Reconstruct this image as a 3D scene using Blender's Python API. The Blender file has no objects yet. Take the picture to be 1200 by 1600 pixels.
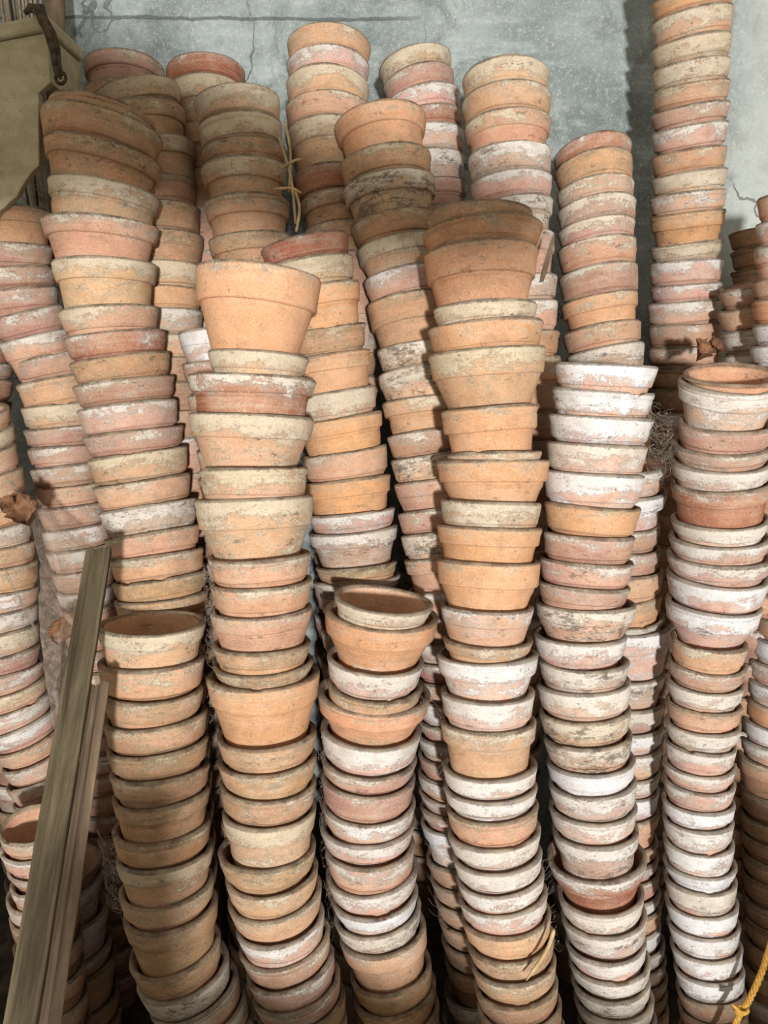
import bpy, math, random
from mathutils import Vector, Matrix
scene = bpy.context.scene
COL = scene.collection
random.seed(4)
# ---- stacks of pots -------------------------------------------------------
# every pot: (photo row of the front of its lip, left edge, right edge, finish)
# finishes: o bright orange, t plain tan, r dark red, c cream crust, w white crust,
#           m pink with pale patches, b brown dust, g grey dust, p dusky pink, s clay darkened to stand in for shade
STACKS = {
 'A': dict(Y=0.93, at=1100, k=[(996,.25),(1150,.30),(1360,.42),(1520,.6),(1600,.62)],
   pots=[(992,153,326,'c'),(1048,154,325,'t'),(1098,160,323,'b'),(1139,163,328,'b'),(1182,168,330,'b'),(1222,174,332,'b'),  # lower pots: the brown dust finish also stands in for shade
         (1263,177,333,'b'),(1317,177,335,'b'),(1360,183,338,'c'),(1417,187,340,'t'),(1456,193,345,'b'),(1525,202,350,'b'),
         (1562,213,363,'g'),(1594,230,377,'m'),(1628,242,390,'g')]),
 'B': dict(Y=0.955, at=900, k=[(408,-.22),(600,-.08),(750,0),(877,.16),(1172,.38),(1450,.58),(1600,.62)],
   pots=[(407,307,504,'o'),(545,326,484,'c'),(582,296,495,'r'),(645,297,493,'c'),(730,313,481,'c'),(779,305,490,'c'),
         (877,325,487,'t'),(921,329,489,'t'),(966,329,489,'t'),(1022,333,488,'b'),(1056,333,492,'b'),(1078,323,502,'o'),
         (1172,340,497,'b'),(1213,342,497,'b'),(1254,345,497,'b'),(1297,348,497,'c'),(1362,342,497,'b'),(1402,352,500,'t'),
         (1440,355,505,'t'),(1480,368,508,'m'),(1514,372,517,'p'),(1550,383,523,'p'),(1584,390,533,'p'),(1615,398,540,'b')]),
 'C': dict(Y=0.955, at=1120, k=[(957,.30),(1120,.44),(1400,.58),(1600,.64)],
   pots=[(958,522,678,'c'),(985,508,686,'o'),(1055,511,663,'v'),(1098,511,661,'b'),(1118,497,673,'o'),(1172,501,659,'v'),
         (1218,501,652,'p'),(1247,502,650,'p'),(1291,503,650,'m'),(1325,500,648,'m'),(1360,508,648,'m'),(1402,508,653,'m'),
         (1438,515,653,'w'),(1466,519,657,'g'),(1497,527,665,'t'),(1556,543,673,'b'),(1592,547,680,'b'),(1625,552,686,'b')]),
 'D': dict(Y=0.975, at=900, k=[(309,-.33),(470,-.13),(600,-.05),(750,0),(880,.10),(1050,.25),(1250,.42),(1450,.55),(1600,.60)],
   pots=[(309,668,832,'b'),(331,659,848,'o'),(371,661,839,'o'),(467,676,839,'c'),(497,667,848,'o'),(541,667,851,'c'),
         (634,687,839,'o'),(705,697,846,'t'),(718,681,858,'o'),(784,688,846,'c'),(825,682,847,'o'),(881,682,844,'o'),
         (957,687,833,'m'),(1012,690,832,'t'),(1038,680,840,'w'),(1099,686,834,'v'),(1147,686,836,'t'),(1221,688,838,'v'),
         (1256,690,838,'v'),(1288,693,839,'t'),(1330,695,842,'v'),(1367,702,844,'v'),(1402,708,848,'m'),(1433,710,852,'m'),
         (1468,715,857,'t'),(1507,722,863,'b'),(1541,730,865,'b'),(1577,735,868,'b'),(1612,740,874,'b')]),
 'E': dict(Y=1.0, at=900, k=[(567,-.03),(740,.05),(840,.13),(954,.22),(1085,.33),(1288,.48),(1400,.58),(1600,.64)],
   pots=[(567,864,1028,'m'),(609,860,1023,'w'),(650,854,1022,'w'),(694,852,1012,'v'),(740,848,1007,'w'),(793,847,1002,'o'),
         (840,846,992,'p'),(883,840,990,'m'),(922,837,985,'p'),(955,833,992,'k'),(1007,830,978,'m'),(1049,837,982,'g'),
         (1086,833,983,'v'),(1131,836,983,'k'),(1172,843,985,'k'),(1213,847,990,'w'),(1248,850,992,'g'),(1289,851,993,'v'),
         (1327,857,995,'g'),(1380,847,1007,'r'),(1432,863,1003,'v'),(1467,868,1007,'g'),(1507,875,1007,'v'),(1538,880,1013,'g'),
         (1568,884,1013,'g'),(1598,888,1018,'v'),(1630,893,1022,'p')]),
 'F': dict(Y=1.02, at=900, k=[(603,.25),(710,.27),(826,.28),(960,.30),(1082,.35),(1213,.42),(1400,.50),(1600,.56)],
   pots=[(602,1062,1224,'o'),(614,1054,1222,'v'),(676,1055,1210,'p'),(711,1046,1207,'p'),(738,1043,1207,'v'),(770,1044,1206,'r'),
         (827,1043,1201,'v'),(856,1040,1202,'m'),(886,1037,1205,'m'),(918,1036,1201,'w'),(960,1035,1190,'w'),(1016,1044,1168,'t'),
         (1053,1038,1166,'p'),(1083,1036,1162,'v'),(1115,1036,1159,'t'),(1148,1035,1155,'v'),(1178,1033,1150,'m'),(1213,1031,1148,'m'),
         (1240,1030,1148,'m'),(1271,1029,1147,'w'),(1300,1029,1145,'v'),(1336,1030,1145,'w'),(1372,1029,1149,'w'),(1397,1030,1149,'v'),
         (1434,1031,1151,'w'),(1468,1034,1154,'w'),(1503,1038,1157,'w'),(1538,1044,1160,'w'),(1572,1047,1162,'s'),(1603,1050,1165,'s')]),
 'G': dict(Y=1.125, at=700, k=[(147,-.36),(333,-.18),(474,-.12),(600,-.06),(800,.02),(950,.12)],
   roll=[(147,-8),(213,-6),(276,-5),(333,0)],
   pots=[(147,77,246,'b'),(164,64,257,'b'),(214,70,255,'b'),(276,75,251,'c'),(333,65,249,'t'),(399,80,246,'c'),
         (474,89,249,'t'),(515,98,260,'r'),(553,107,266,'b'),(590,112,273,'p'),(628,118,278,'m'),(671,128,287,'p'),
         (706,134,293,'c'),(750,143,298,'t'),(789,152,307,'g'),(832,160,313,'t'),(868,169,319,'t'),(906,174,323,'b'),(938,177,327,'b')]),
 'H': dict(Y=1.24, at=700, k=[(318,-.12),(484,-.06),(700,-.02),(900,.14),(1100,.34),(1280,.46)],
   pots=[(318,-46,82,'o'),(377,-42,84,'p'),(414,-35,87,'p'),(448,-28,92,'p'),(484,-17,101,'p'),(521,-6,112,'m'),
         (553,14,136,'p'),(589,22,140,'t'),(630,32,148,'c'),(666,36,152,'p'),(696,41,156,'p'),(727,46,160,'p'),
         (759,51,164,'t'),(791,57,168,'p'),(825,63,172,'m'),(859,70,177,'m'),(892,79,183,'t'),(924,86,188,'g'),
         (952,92,192,'t'),(985,97,197,'t'),(1018,102,201,'p'),(1052,106,205,'t'),(1085,108,207,'p'),(1118,110,208,'m'),(1150,111,208,'p'),
         (1182,112,209,'m'),(1214,113,209,'p'),(1246,114,210,'t'),(1278,115,210,'p')]),
 'H2': dict(Y=1.40, at=560, k=[(490,-.1),(600,-.05)],
   pots=[(488,-96,26,'p'),(525,-92,20,'r'),(563,-90,24,'p'),(590,-88,22,'r'),(622,-86,20,'r')]),
 'I': dict(Y=1.13, at=900, k=[(640,.22),(735,.12),(900,.12),(1060,.2),(1230,.34)],
   roll=[(640,8),(1230,3)],
   pots=[(655,-108,20,'t'),(683,-104,26,'c'),(712,-101,29,'t'),(748,-95,39,'t'),(790,-82,45,'t'),(829,-74,49,'g'),(860,-72,58,'t'),
         (890,-68,62,'t'),(930,-66,63,'m'),(960,-66,63,'g'),(992,-64,64,'c'),(1028,-60,66,'p'),(1056,-56,71,'p'),(1085,-52,77,'c'),
         (1113,-46,82,'m'),(1141,-36,91,'m'),(1170,-20,100,'t'),(1197,-2,104,'m'),(1227,6,106,'p')]),
 'J': dict(Y=0.93, at=1318, k=[(1318,.60),(1420,.64)],
   pots=[(1318,0,112,'t'),(1346,2,112,'m'),(1376,12,112,'p'),(1398,17,108,'p'),(1425,11,128,'m')]),
 'K': dict(Y=1.03, at=1450, k=[(1390,.62),(1600,.68)],
   pots=[(1384,48,164,'p'),(1402,46,166,'w'),(1456,56,176,'w'),(1510,62,183,'m'),(1535,66,190,'b'),(1592,74,194,'b'),(1625,78,198,'b')]),
 'L': dict(Y=1.15, at=700, k=[(364,-.19),(550,-.05),(700,.03),(803,.08),(905,.18)],
   pots=[(364,404,544,'r'),(399,410,551,'c'),(442,420,562,'o'),(510,434,571,'b'),(552,441,578,'o'),(611,450,586,'c'),
         (652,461,597,'o'),(706,468,604,'t'),(750,472,609,'o'),(803,480,616,'m'),(833,481,620,'g'),(889,492,620,'b'),(912,488,625,'g')]),
 'M': dict(Y=1.17, at=600, k=[(154,-.45),(261,-.37),(412,-.25),(530,-.18),(670,-.08),(800,0),(950,.16),(1200,.42),(1450,.6)],
   pots=[(154,520,664,'o'),(221,529,672,'b'),(261,533,678,'k'),(324,545,682,'b'),(362,554,690,'c'),(412,565,698,'m'),
         (453,570,706,'b'),(530,586,715,'k'),(569,588,718,'k'),(617,594,722,'t'),(670,602,728,'p'),(709,608,732,'k'),
         (748,613,737,'p'),(795,619,741,'p'),(832,624,745,'k'),(872,629,750,'t'),(925,634,755,'p'),(965,638,758,'p'),
         (1007,641,760,'g'),(1040,644,762,'p'),(1072,647,764,'p'),(1103,648,766,'w'),(1140,650,768,'p'),(1166,650,768,'g'),
         (1197,651,769,'p'),(1228,651,770,'m'),(1258,652,771,'m'),(1280,653,772,'p'),(1305,654,773,'w'),(1362,662,780,'s'),
         (1395,668,786,'s'),(1428,674,791,'s'),(1460,680,796,'s'),(1494,685,800,'s')]),
 'N': dict(Y=1.34, at=200, k=[(31,-.56),(176,-.46),(300,-.36)],
   pots=[(31,449,579,'t'),(66,449,578,'m'),(97,448,578,'c'),(137,446,577,'t'),(176,445,576,'c'),(251,456,580,'r'),(292,466,585,'b'),(340,470,588,'b')]),
 'O': dict(Y=1.27, at=250, k=[(126,-.46),(240,-.33),(360,-.24)],
   pots=[(126,299,436,'c'),(170,307,440,'c'),(210,312,445,'b'),(240,312,447,'c'),(298,318,452,'t'),(358,324,458,'b')]),
 'P': dict(Y=1.30, at=300, k=[(116,-.42),(268,-.32),(400,-.22),(520,-.14),(650,-.05)],
   pots=[(116,132,279,'c'),(149,146,287,'b'),(206,165,303,'c'),(268,170,305,'t'),(308,178,312,'b'),(354,182,318,'b'),(403,184,318,'c'),
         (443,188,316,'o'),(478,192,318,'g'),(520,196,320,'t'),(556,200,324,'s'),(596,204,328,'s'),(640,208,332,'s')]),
 'P2': dict(Y=1.45, at=80, k=[(73,-.48),(200,-.4)],
   pots=[(73,128,256,'p'),(120,128,256,'b'),(160,132,260,'b')]),
 'Q': dict(Y=1.42, at=100, k=[(78,-.52),(200,-.42)],
   pots=[(78,257,382,'r'),(111,260,382,'c'),(184,268,386,'b')]),
 'R': dict(Y=1.18, at=600, k=[(510,-.1),(650,0),(900,.13)],
   pots=[(510,277,398,'w'),(560,283,402,'p'),(611,291,408,'c'),(659,299,414,'p'),(700,306,420,'t'),(745,309,424,'b'),(790,314,428,'g'),(835,318,432,'p'),(880,322,436,'g')]),
 'S': dict(Y=1.41, at=150, k=[(67,-.5),(161,-.38),(300,-.26)],
   pots=[(67,587,703,'c'),(97,595,708,'p'),(128,600,718,'m'),(161,605,722,'r'),(189,605,724,'m'),(229,608,726,'g'),(274,612,730,'p'),(318,615,733,'p')]),
 'T': dict(Y=1.25, at=250, k=[(84,-.48),(165,-.41),(262,-.33),(400,-.2),(560,-.08),(700,.02)],
   pots=[(84,722,859,'c'),(122,721,862,'t'),(165,725,861,'t'),(217,730,861,'g'),(262,733,862,'m'),(302,738,864,'g'),(356,744,866,'m'),
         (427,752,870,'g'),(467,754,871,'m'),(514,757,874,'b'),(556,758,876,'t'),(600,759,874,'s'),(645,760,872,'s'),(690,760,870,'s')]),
 'U': dict(Y=1.26, at=400, k=[(206,-.5),(301,-.38),(411,-.22),(540,-.12)],
   roll=[(206,4),(540,4)],
   pots=[(206,862,985,'r'),(231,864,986,'b'),(271,867,989,'p'),(301,868,992,'p'),(336,869,991,'p'),(367,869,993,'t'),
         (411,871,995,'p'),(457,873,995,'o'),(504,876,1000,'t'),(540,881,1005,'g'),(585,885,1008,'b')]),
 'V': dict(Y=1.37, at=300, k=[(-25,-.22),(100,-.18),(231,-.09),(330,-.06),(440,-.02),(540,0),(650,.05)],
   roll=[(-25,3),(250,2),(440,0)],
   pots=[(-24,1020,1148,'o'),(9,1020,1147,'c'),(53,1018,1145,'c'),(90,1019,1143,'c'),(126,1019,1141,'t'),(161,1017,1141,'p'),
         (193,1017,1139,'m'),(231,1018,1136,'t'),(266,1017,1137,'c'),(298,1014,1136,'m'),(330,1015,1134,'o'),(379,1014,1130,'c'),
         (405,1014,1131,'m'),(443,1014,1130,'m'),(470,1009,1126,'m'),(506,1011,1127,'p'),(541,1010,1128,'p'),(574,1008,1126,'s'),(610,1006,1124,'s')]),
 'W': dict(Y=1.27, at=440, k=[(440,.10),(520,.05)], roll=[(440,5),(520,2)],
   pots=[(446,1120,1240,'p'),(478,1119,1240,'t'),(513,1125,1240,'g')]),
 'W2': dict(Y=1.42, at=380, k=[(352,-.1),(416,-.05)],
   pots=[(352,1138,1250,'b'),(382,1141,1252,'b'),(416,1141,1252,'b')]),
 'X': dict(Y=1.17, at=400, k=[(296,-.12),(400,-.08),(540,0)],
   pots=[(296,1183,1310,'t'),(337,1181,1310,'m'),(377,1178,1308,'m'),(431,1174,1304,'p'),(463,1173,1303,'o'),(503,1174,1302,'w'),(537,1170,1300,'w')]),
 'Y': dict(Y=1.135, at=900, k=[(735,.30),(888,.24),(972,.34),(1100,.38),(1300,.48),(1500,.58)],
   pots=[(738,918,1041,'v'),(780,917,1041,'w'),(832,911,1031,'p'),(866,911,1032,'p'),(904,912,1035,'t'),(945,908,1032,'t'),
         (982,913,1037,'g'),(994,910,1050,'w'),(1068,912,1037,'g'),(1112,915,1036,'g'),(1150,916,1036,'w'),(1182,915,1033,'v'),
         (1222,914,1031,'v'),(1250,912,1029,'w'),(1286,912,1028,'t'),(1332,911,1026,'t'),(1360,912,1027,'p'),(1384,914,1028,'p'),
         (1416,919,1030,'v'),(1440,920,1030,'t'),(1470,921,1030,'w'),(1500,927,1036,'g'),(1526,932,1038,'p'),(1550,936,1040,'t'),(1574,937,1040,'s')]),
 'Z': dict(Y=1.12, at=1000, k=[(940,.2),(1150,.35),(1400,.5)],
   pots=[(943,1188,1312,'w'),(982,1178,1302,'t'),(1014,1172,1296,'w'),(1048,1165,1288,'m'),(1080,1162,1284,'w'),(1111,1160,1282,'o'),
         (1144,1155,1277,'w'),(1174,1152,1273,'m'),(1200,1148,1270,'t'),(1254,1150,1270,'s'),(1292,1148,1268,'s'),(1326,1149,1268,'s'),
         (1356,1150,1268,'s'),(1390,1151,1268,'s'),(1426,1152,1268,'s'),(1460,1154,1268,'s')]),
}
F=1202.0; PITCH=math.radians(13)
CP,SP=math.cos(PITCH),math.sin(PITCH)
def lerp(keys,y):
    if y<=keys[0][0]: return keys[0][1]
    for (a,b),(c,d) in zip(keys,keys[1:]):
        if y<=c: return b+(d-b)*(y-a)/(c-a)
    return keys[-1][1]
def ray(x,y):
    u=(x-600)/F; v=(800-y)/F
    return (u, CP+v*SP, -SP+v*CP)
def proj(p):
    d=p[1]*CP-p[2]*SP; up=p[1]*SP+p[2]*CP
    return 600+F*p[0]/d, 800-F*up/d, d
def add(a,b,s=1): return tuple(i+s*j for i,j in zip(a,b))
def dot(a,b): return sum(i*j for i,j in zip(a,b))
def norm(a):
    l=math.sqrt(dot(a,a)); return tuple(i/l for i in a)
def fit_stack(S):
    P=S['pots']; n=len(P)
    info=[]
    for (y,xl,xr,c) in P:
        xc=(xl+xr)/2; r=ray(xc,y); h=math.hypot(r[0],r[1])
        te=-r[2]/h; e=math.atan(te)
        L=e-math.asin(lerp(S['k'],y))
        info.append(dict(xc=xc,y=y,w=xr-xl,te=te,tl=math.tan(L),L=L,rad=(r[0]/h,r[1]/h,0),fin=c))
    a0=min(range(n),key=lambda i:abs(P[i][0]-S['at']))
    D=[0]*n; D[a0]=S['Y']/info[a0]['rad'][1]
    def step(i,j):
        t=(info[i]['tl']+info[j]['tl'])/2
        D[j]=D[i]*(1+info[i]['te']*t)/(1+info[j]['te']*t)
    for i in range(a0,n-1): step(i,i+1)
    for i in range(a0,0,-1): step(i,i-1)
    Fp=[(I['rad'][0]*d,I['rad'][1]*d,-d*I['te']) for I,d in zip(info,D)]
    out=[]
    for i,I in enumerate(info):
        lo=max(0,i-2); hi=min(n-1,i+2)
        right=(I['rad'][1],-I['rad'][0],0)
        t=add(Fp[lo],Fp[hi],-1) if hi>lo else (0,0,1)
        lat=dot(t,right)/max(t[2],.02) if n>1 else 0
        lat=max(-.3,min(.3,lat))
        lat-=math.tan(math.radians(lerp(S['roll'],I['y']) if 'roll' in S else 0))
        a=norm(add(add((0,0,1),right,lat),I['rad'],I['tl']))
        nn=add(I['rad'],a,-dot(I['rad'],a)); nn=norm(tuple(-q for q in nn))
        R=.065
        for _ in range(4):
            C=add(Fp[i],nn,-R); d=proj(C)[2]
            R=I['w']/2*d/F*I['rad'][1]
        out.append(dict(C=C,a=a,R=R,F=Fp[i],fin=I['fin'],L=math.degrees(I['L'])))
    for i in range(n-1):
        out[i]['s']=math.dist(out[i]['C'],out[i+1]['C'])
    out[-1]['s']=out[-2]['s'] if n>1 else .035
    return out
SILL = -.614
LAMP = (.3, -2.2, .02)
LAMP_E = 124
LAMP_SIZE = .17
SUN_C = (1, .99, .98)
SKY_E = .42
SKY_C = (.95, .87, .74, 1)
EXPO = .3

REST = set([('A', 14), ('B', 23), ('C', 17), ('D', 28), ('E', 26), ('F', 29), ('H', 16), ('H', 17), ('H', 18), ('H', 19), ('H', 20), ('H', 21), ('H', 22), ('H', 23), ('H', 24), ('H', 25), ('H', 26), ('H', 27), ('H', 28), ('H2', 0), ('H2', 1), ('H2', 2), ('H2', 3), ('H2', 4), ('I', 0), ('I', 1), ('I', 2), ('I', 3), ('I', 4), ('I', 5), ('J', 1), ('J', 2), ('J', 3), ('J', 4), ('K', 0), ('K', 3), ('K', 5), ('K', 6), ('L', 12), ('M', 16), ('M', 17), ('M', 18), ('M', 19), ('M', 20), ('M', 21), ('M', 22), ('M', 23), ('M', 24), ('M', 25), ('M', 26), ('M', 27), ('M', 29), ('M', 30), ('M', 31), ('M', 32), ('M', 33), ('N', 7), ('P', 9), ('P', 10), ('P', 11), ('P', 12), ('P2', 1), ('P2', 2), ('Q', 2), ('R', 1), ('R', 2), ('R', 3), ('R', 4), ('R', 5), ('R', 6), ('R', 7), ('R', 8), ('S', 7), ('T', 6), ('T', 7), ('T', 8), ('T', 9), ('T', 10), ('T', 11), ('T', 12), ('T', 13), ('U', 10), ('V', 17), ('W2', 0), ('W2', 1), ('W2', 2), ('X', 0), ('X', 1), ('X', 2), ('X', 3), ('X', 4), ('X', 5), ('X', 6), ('Y', 2), ('Y', 6), ('Y', 12), ('Y', 13), ('Y', 14), ('Y', 15), ('Y', 16), ('Y', 17), ('Y', 18), ('Y', 19), ('Y', 20), ('Y', 21), ('Y', 22), ('Y', 23), ('Y', 24), ('Z', 0), ('Z', 1), ('Z', 2), ('Z', 3), ('Z', 4), ('Z', 5), ('Z', 6), ('Z', 7), ('Z', 10), ('Z', 11), ('Z', 12), ('Z', 13), ('Z', 14), ('Z', 15)])
FLOOR = -1.22
WALL_Y = 1.60

# ------------------------------------------------------------------ helpers
def mesh_obj(name, verts, faces, mat, parent=None, smooth=True, sharp=None):
    me = bpy.data.meshes.new(name)
    me.from_pydata([tuple(v) for v in verts], [], faces)
    if smooth:
        me.polygons.foreach_set('use_smooth', [True] * len(me.polygons))
        if sharp: me.set_sharp_from_angle(angle=math.radians(sharp))
    me.materials.append(mat)
    me.update()
    o = bpy.data.objects.new(name, me)
    COL.objects.link(o)
    if parent: o.parent = parent
    return o

def tag(o, label=None, cat=None, group=None, kind=None):
    if label: o['label'] = label
    if cat: o['category'] = cat
    if group: o['group'] = group
    if kind: o['kind'] = kind
    return o

def tube(pts, radii, n=8, closed_ends=True, V=None, Fc=None):
    V = [] if V is None else V; Fc = [] if Fc is None else Fc
    b = len(V); m = len(pts)
    pts = [Vector(p) for p in pts]
    ref = Vector((0.31, 0.2, 0.93))
    for i, p in enumerate(pts):
        t = (pts[min(i + 1, m - 1)] - pts[max(i - 1, 0)])
        if t.length < 1e-9: t = Vector((0, 0, 1))
        t.normalize()
        u = t.cross(ref)
        if u.length < 1e-3: u = t.cross(Vector((1, 0, 0)))
        u.normalize(); w = t.cross(u)
        r = radii[i] if isinstance(radii, (list, tuple)) else radii
        for k in range(n):
            a = 2 * math.pi * k / n
            V.append(p + u * (r * math.cos(a)) + w * (r * math.sin(a)))
    for i in range(m - 1):
        for k in range(n):
            k2 = (k + 1) % n
            Fc.append((b + i * n + k, b + i * n + k2, b + (i + 1) * n + k2, b + (i + 1) * n + k))
    if closed_ends:
        Fc.append(tuple(b + k for k in range(n))[::-1])
        Fc.append(tuple(b + (m - 1) * n + k for k in range(n)))
    return V, Fc

def at(x, y, Y):
    """a point of the place: photo pixel x, y at horizontal distance Y"""
    r = ray(x, y)
    return Vector(r) * (Y / r[1])

# ---------------------------------------------------------------- materials
def new_mat(name):
    m = bpy.data.materials.new(name); m.use_nodes = True
    nt = m.node_tree; nt.nodes.clear()
    out = nt.nodes.new('ShaderNodeOutputMaterial'); bs = nt.nodes.new('ShaderNodeBsdfPrincipled')
    nt.links.new(bs.outputs[0], out.inputs[0])
    bs.inputs['Roughness'].default_value = .9
    bs.inputs['Specular IOR Level'].default_value = .2
    return m, nt, bs

class NB:
    def __init__(s, nt): s.nt = nt
    def n(s, t, **kw):
        x = s.nt.nodes.new(t)
        for k, v in kw.items(): setattr(x, k, v)
        return x
    def put(s, sock, v):
        if hasattr(v, 'is_linked') or hasattr(v, 'links'): s.nt.links.new(v, sock)
        else: sock.default_value = v
    def math(s, op, a, b=0., c=0., clamp=False):
        x = s.n('ShaderNodeMath', operation=op, use_clamp=clamp)
        s.put(x.inputs[0], a); s.put(x.inputs[1], b)
        if op in ('MULTIPLY_ADD',): s.put(x.inputs[2], c)
        return x.outputs[0]
    def step(s, v, lo, hi, a=0., b=1.):
        x = s.n('ShaderNodeMapRange', interpolation_type='SMOOTHSTEP')
        s.put(x.inputs[0], v); s.put(x.inputs[1], lo); s.put(x.inputs[2], hi); s.put(x.inputs[3], a); s.put(x.inputs[4], b)
        return x.outputs[0]
    def noise(s, vec, scale, detail=4., rough=.6, dist=0.):
        x = s.n('ShaderNodeTexNoise')
        s.put(x.inputs['Vector'], vec); x.inputs['Scale'].default_value = scale
        x.inputs['Detail'].default_value = detail; x.inputs['Roughness'].default_value = rough
        x.inputs['Distortion'].default_value = dist
        return x.outputs['Fac']
    def mix(s, fac, a, b, blend='MIX'):
        x = s.n('ShaderNodeMix', data_type='RGBA', blend_type=blend, clamp_factor=True)
        s.put(x.inputs[0], fac); s.put(x.inputs[6], a); s.put(x.inputs[7], b)
        return x.outputs[2]
    def vmul(s, v, w):
        x = s.n('ShaderNodeVectorMath', operation='MULTIPLY'); s.put(x.inputs[0], v); s.put(x.inputs[1], w); return x.outputs[0]
    def vadd(s, v, w):
        x = s.n('ShaderNodeVectorMath', operation='ADD'); s.put(x.inputs[0], v); s.put(x.inputs[1], w); return x.outputs[0]
    def bump(s, h, strength, dist):
        x = s.n('ShaderNodeBump'); x.inputs['Strength'].default_value = strength; x.inputs['Distance'].default_value = dist
        s.put(x.inputs['Height'], h); return x.outputs[0]

def clay_material():
    m, nt, bs = new_mat('weathered_clay'); g = NB(nt)
    def prop(name):
        a = g.n('ShaderNodeAttribute', attribute_type='GEOMETRY'); a.attribute_name = name
        return a.outputs
    def comps(name):
        x = g.n('ShaderNodeSeparateXYZ'); nt.links.new(prop(name)['Vector'], x.inputs[0]); return x.outputs
    col = prop('clay')['Color']
    lime, white, dirt = comps('crust')
    stain, seed, inside = comps('wear')
    co = prop('place')['Vector']                                       # the pot's own frame, lip at zero
    sep = g.n('ShaderNodeSeparateXYZ'); nt.links.new(co, sep.inputs[0])
    h = g.math('MULTIPLY', sep.outputs[2], -1.)                        # depth below the lip
    lime = g.math('MULTIPLY', lime, g.math('MULTIPLY_ADD', inside, -.75, 1.))
    cs = g.n('ShaderNodeCombineXYZ'); g.put(cs.inputs[0], seed); g.put(cs.inputs[1], g.math('MULTIPLY', seed, 1.7)); g.put(cs.inputs[2], g.math('MULTIPLY', seed, .6))
    v = g.vadd(co, cs.outputs[0])
    flat = g.vadd(g.vmul(co, (1., 1., 2.6)), cs.outputs[0])
    rings = g.vadd(g.vmul(co, (.25, .25, 9.)), cs.outputs[0])
    big = g.noise(v, 14, 3, .55)
    tone = g.noise(v, 40, 5, .65)
    ringn = g.noise(rings, 22, 4, .6)
    grain = g.noise(v, 420, 3, .7)
    speck = g.noise(v, 190, 4, .75)
    patch = g.noise(flat, 21, 8, .68, .25)
    crust = g.noise(v, 250, 4, .8)
    fine = g.noise(v, 900, 2, .6)
    # fired clay, paler and darker blooms
    c = g.mix(g.step(big, .35, .68), col, g.mix(.40, col, (.68, .44, .28, 1)))
    c = g.mix(g.math('MULTIPLY', g.step(tone, .45, .75), .42), c, (.25, .14, .09, 1))
    c = g.mix(g.math('MULTIPLY', g.step(ringn, .5, .72), .26), c, (.66, .48, .35, 1))
    # lime bloom: more of it towards the lip, broken up by the grain of the clay
    near = g.step(h, 0., .042, .13, -.13)
    pm = g.math('ADD', patch, near)
    pm = g.math('ADD', pm, g.math('MULTIPLY', g.math('SUBTRACT', crust, .5), .50))
    th = g.math('MULTIPLY_ADD', lime, -.42, .79)
    lm = g.step(pm, g.math('SUBTRACT', th, .03), g.math('ADD', th, .06))
    halo = g.step(pm, g.math('SUBTRACT', th, .22), g.math('ADD', th, .05))
    limecol = g.mix(white, (.60, .505, .36, 1), (.75, .745, .75, 1))
    limecol = g.mix(g.math('MULTIPLY', g.step(tone, .42, .66), .42), limecol, g.mix(white, (.44, .37, .25, 1), (.47, .45, .43, 1)))
    c = g.mix(g.math('MULTIPLY', halo, .36), c, limecol)
    c = g.mix(g.math('MULTIPLY', lm, .92), c, limecol)
    # brown dust film
    dm = g.math('MULTIPLY', g.step(g.math('ADD', g.noise(flat, 30, 6, .7), g.math('MULTIPLY', g.math('SUBTRACT', crust, .5), .3)), .36, .62), dirt)
    c = g.mix(g.math('MULTIPLY', dm, .9), c, (.32, .225, .13, 1))
    # pits, soot and moss flecks
    c = g.mix(g.math('MULTIPLY', g.step(grain, .56, .70), .45), c, (.17, .115, .075, 1))
    c = g.mix(g.math('MULTIPLY', g.step(grain, .44, .30), .38), c, (.82, .73, .58, 1))
    c = g.mix(g.math('MULTIPLY', g.step(fine, .55, .70), .30), c, (.15, .10, .07, 1))
    fl = g.step(g.noise(v, 110, 5, .8), .635, .675)
    c = g.mix(g.math('MULTIPLY', fl, .75), c, (.075, .06, .045, 1))
    clump = g.math('ADD', g.noise(flat, 26, 4, .65), g.math('MULTIPLY', stain, .20))
    sm = g.step(g.math('ADD', clump, g.math('MULTIPLY', g.math('SUBTRACT', g.noise(flat, 120, 5, .8), .5), 1.1)), .68, .84)
    c = g.mix(g.math('MULTIPLY', sm, .72), c, (.10, .085, .065, 1))
    # settled dust and soil on the lip
    lipm = g.step(g.math('ADD', h, g.math('MULTIPLY', g.math('SUBTRACT', crust, .5), .006)), .0052, .0026)
    c = g.mix(g.math('MULTIPLY', lipm, .8), c, g.mix(g.step(tone, .35, .65), (.075, .055, .04, 1), (.27, .215, .15, 1)))
    nt.links.new(c, bs.inputs['Base Color'])
    bs.inputs['Roughness'].default_value = .93; bs.inputs['Specular IOR Level'].default_value = .12
    hh = g.math('ADD', g.math('MULTIPLY', grain, .6), g.math('ADD', g.math('MULTIPLY', lm, .6), g.math('ADD', g.math('MULTIPLY', tone, .5), g.math('MULTIPLY', ringn, .8))))
    nt.links.new(g.bump(hh, .7, .0018), bs.inputs['Normal'])
    return m

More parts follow.
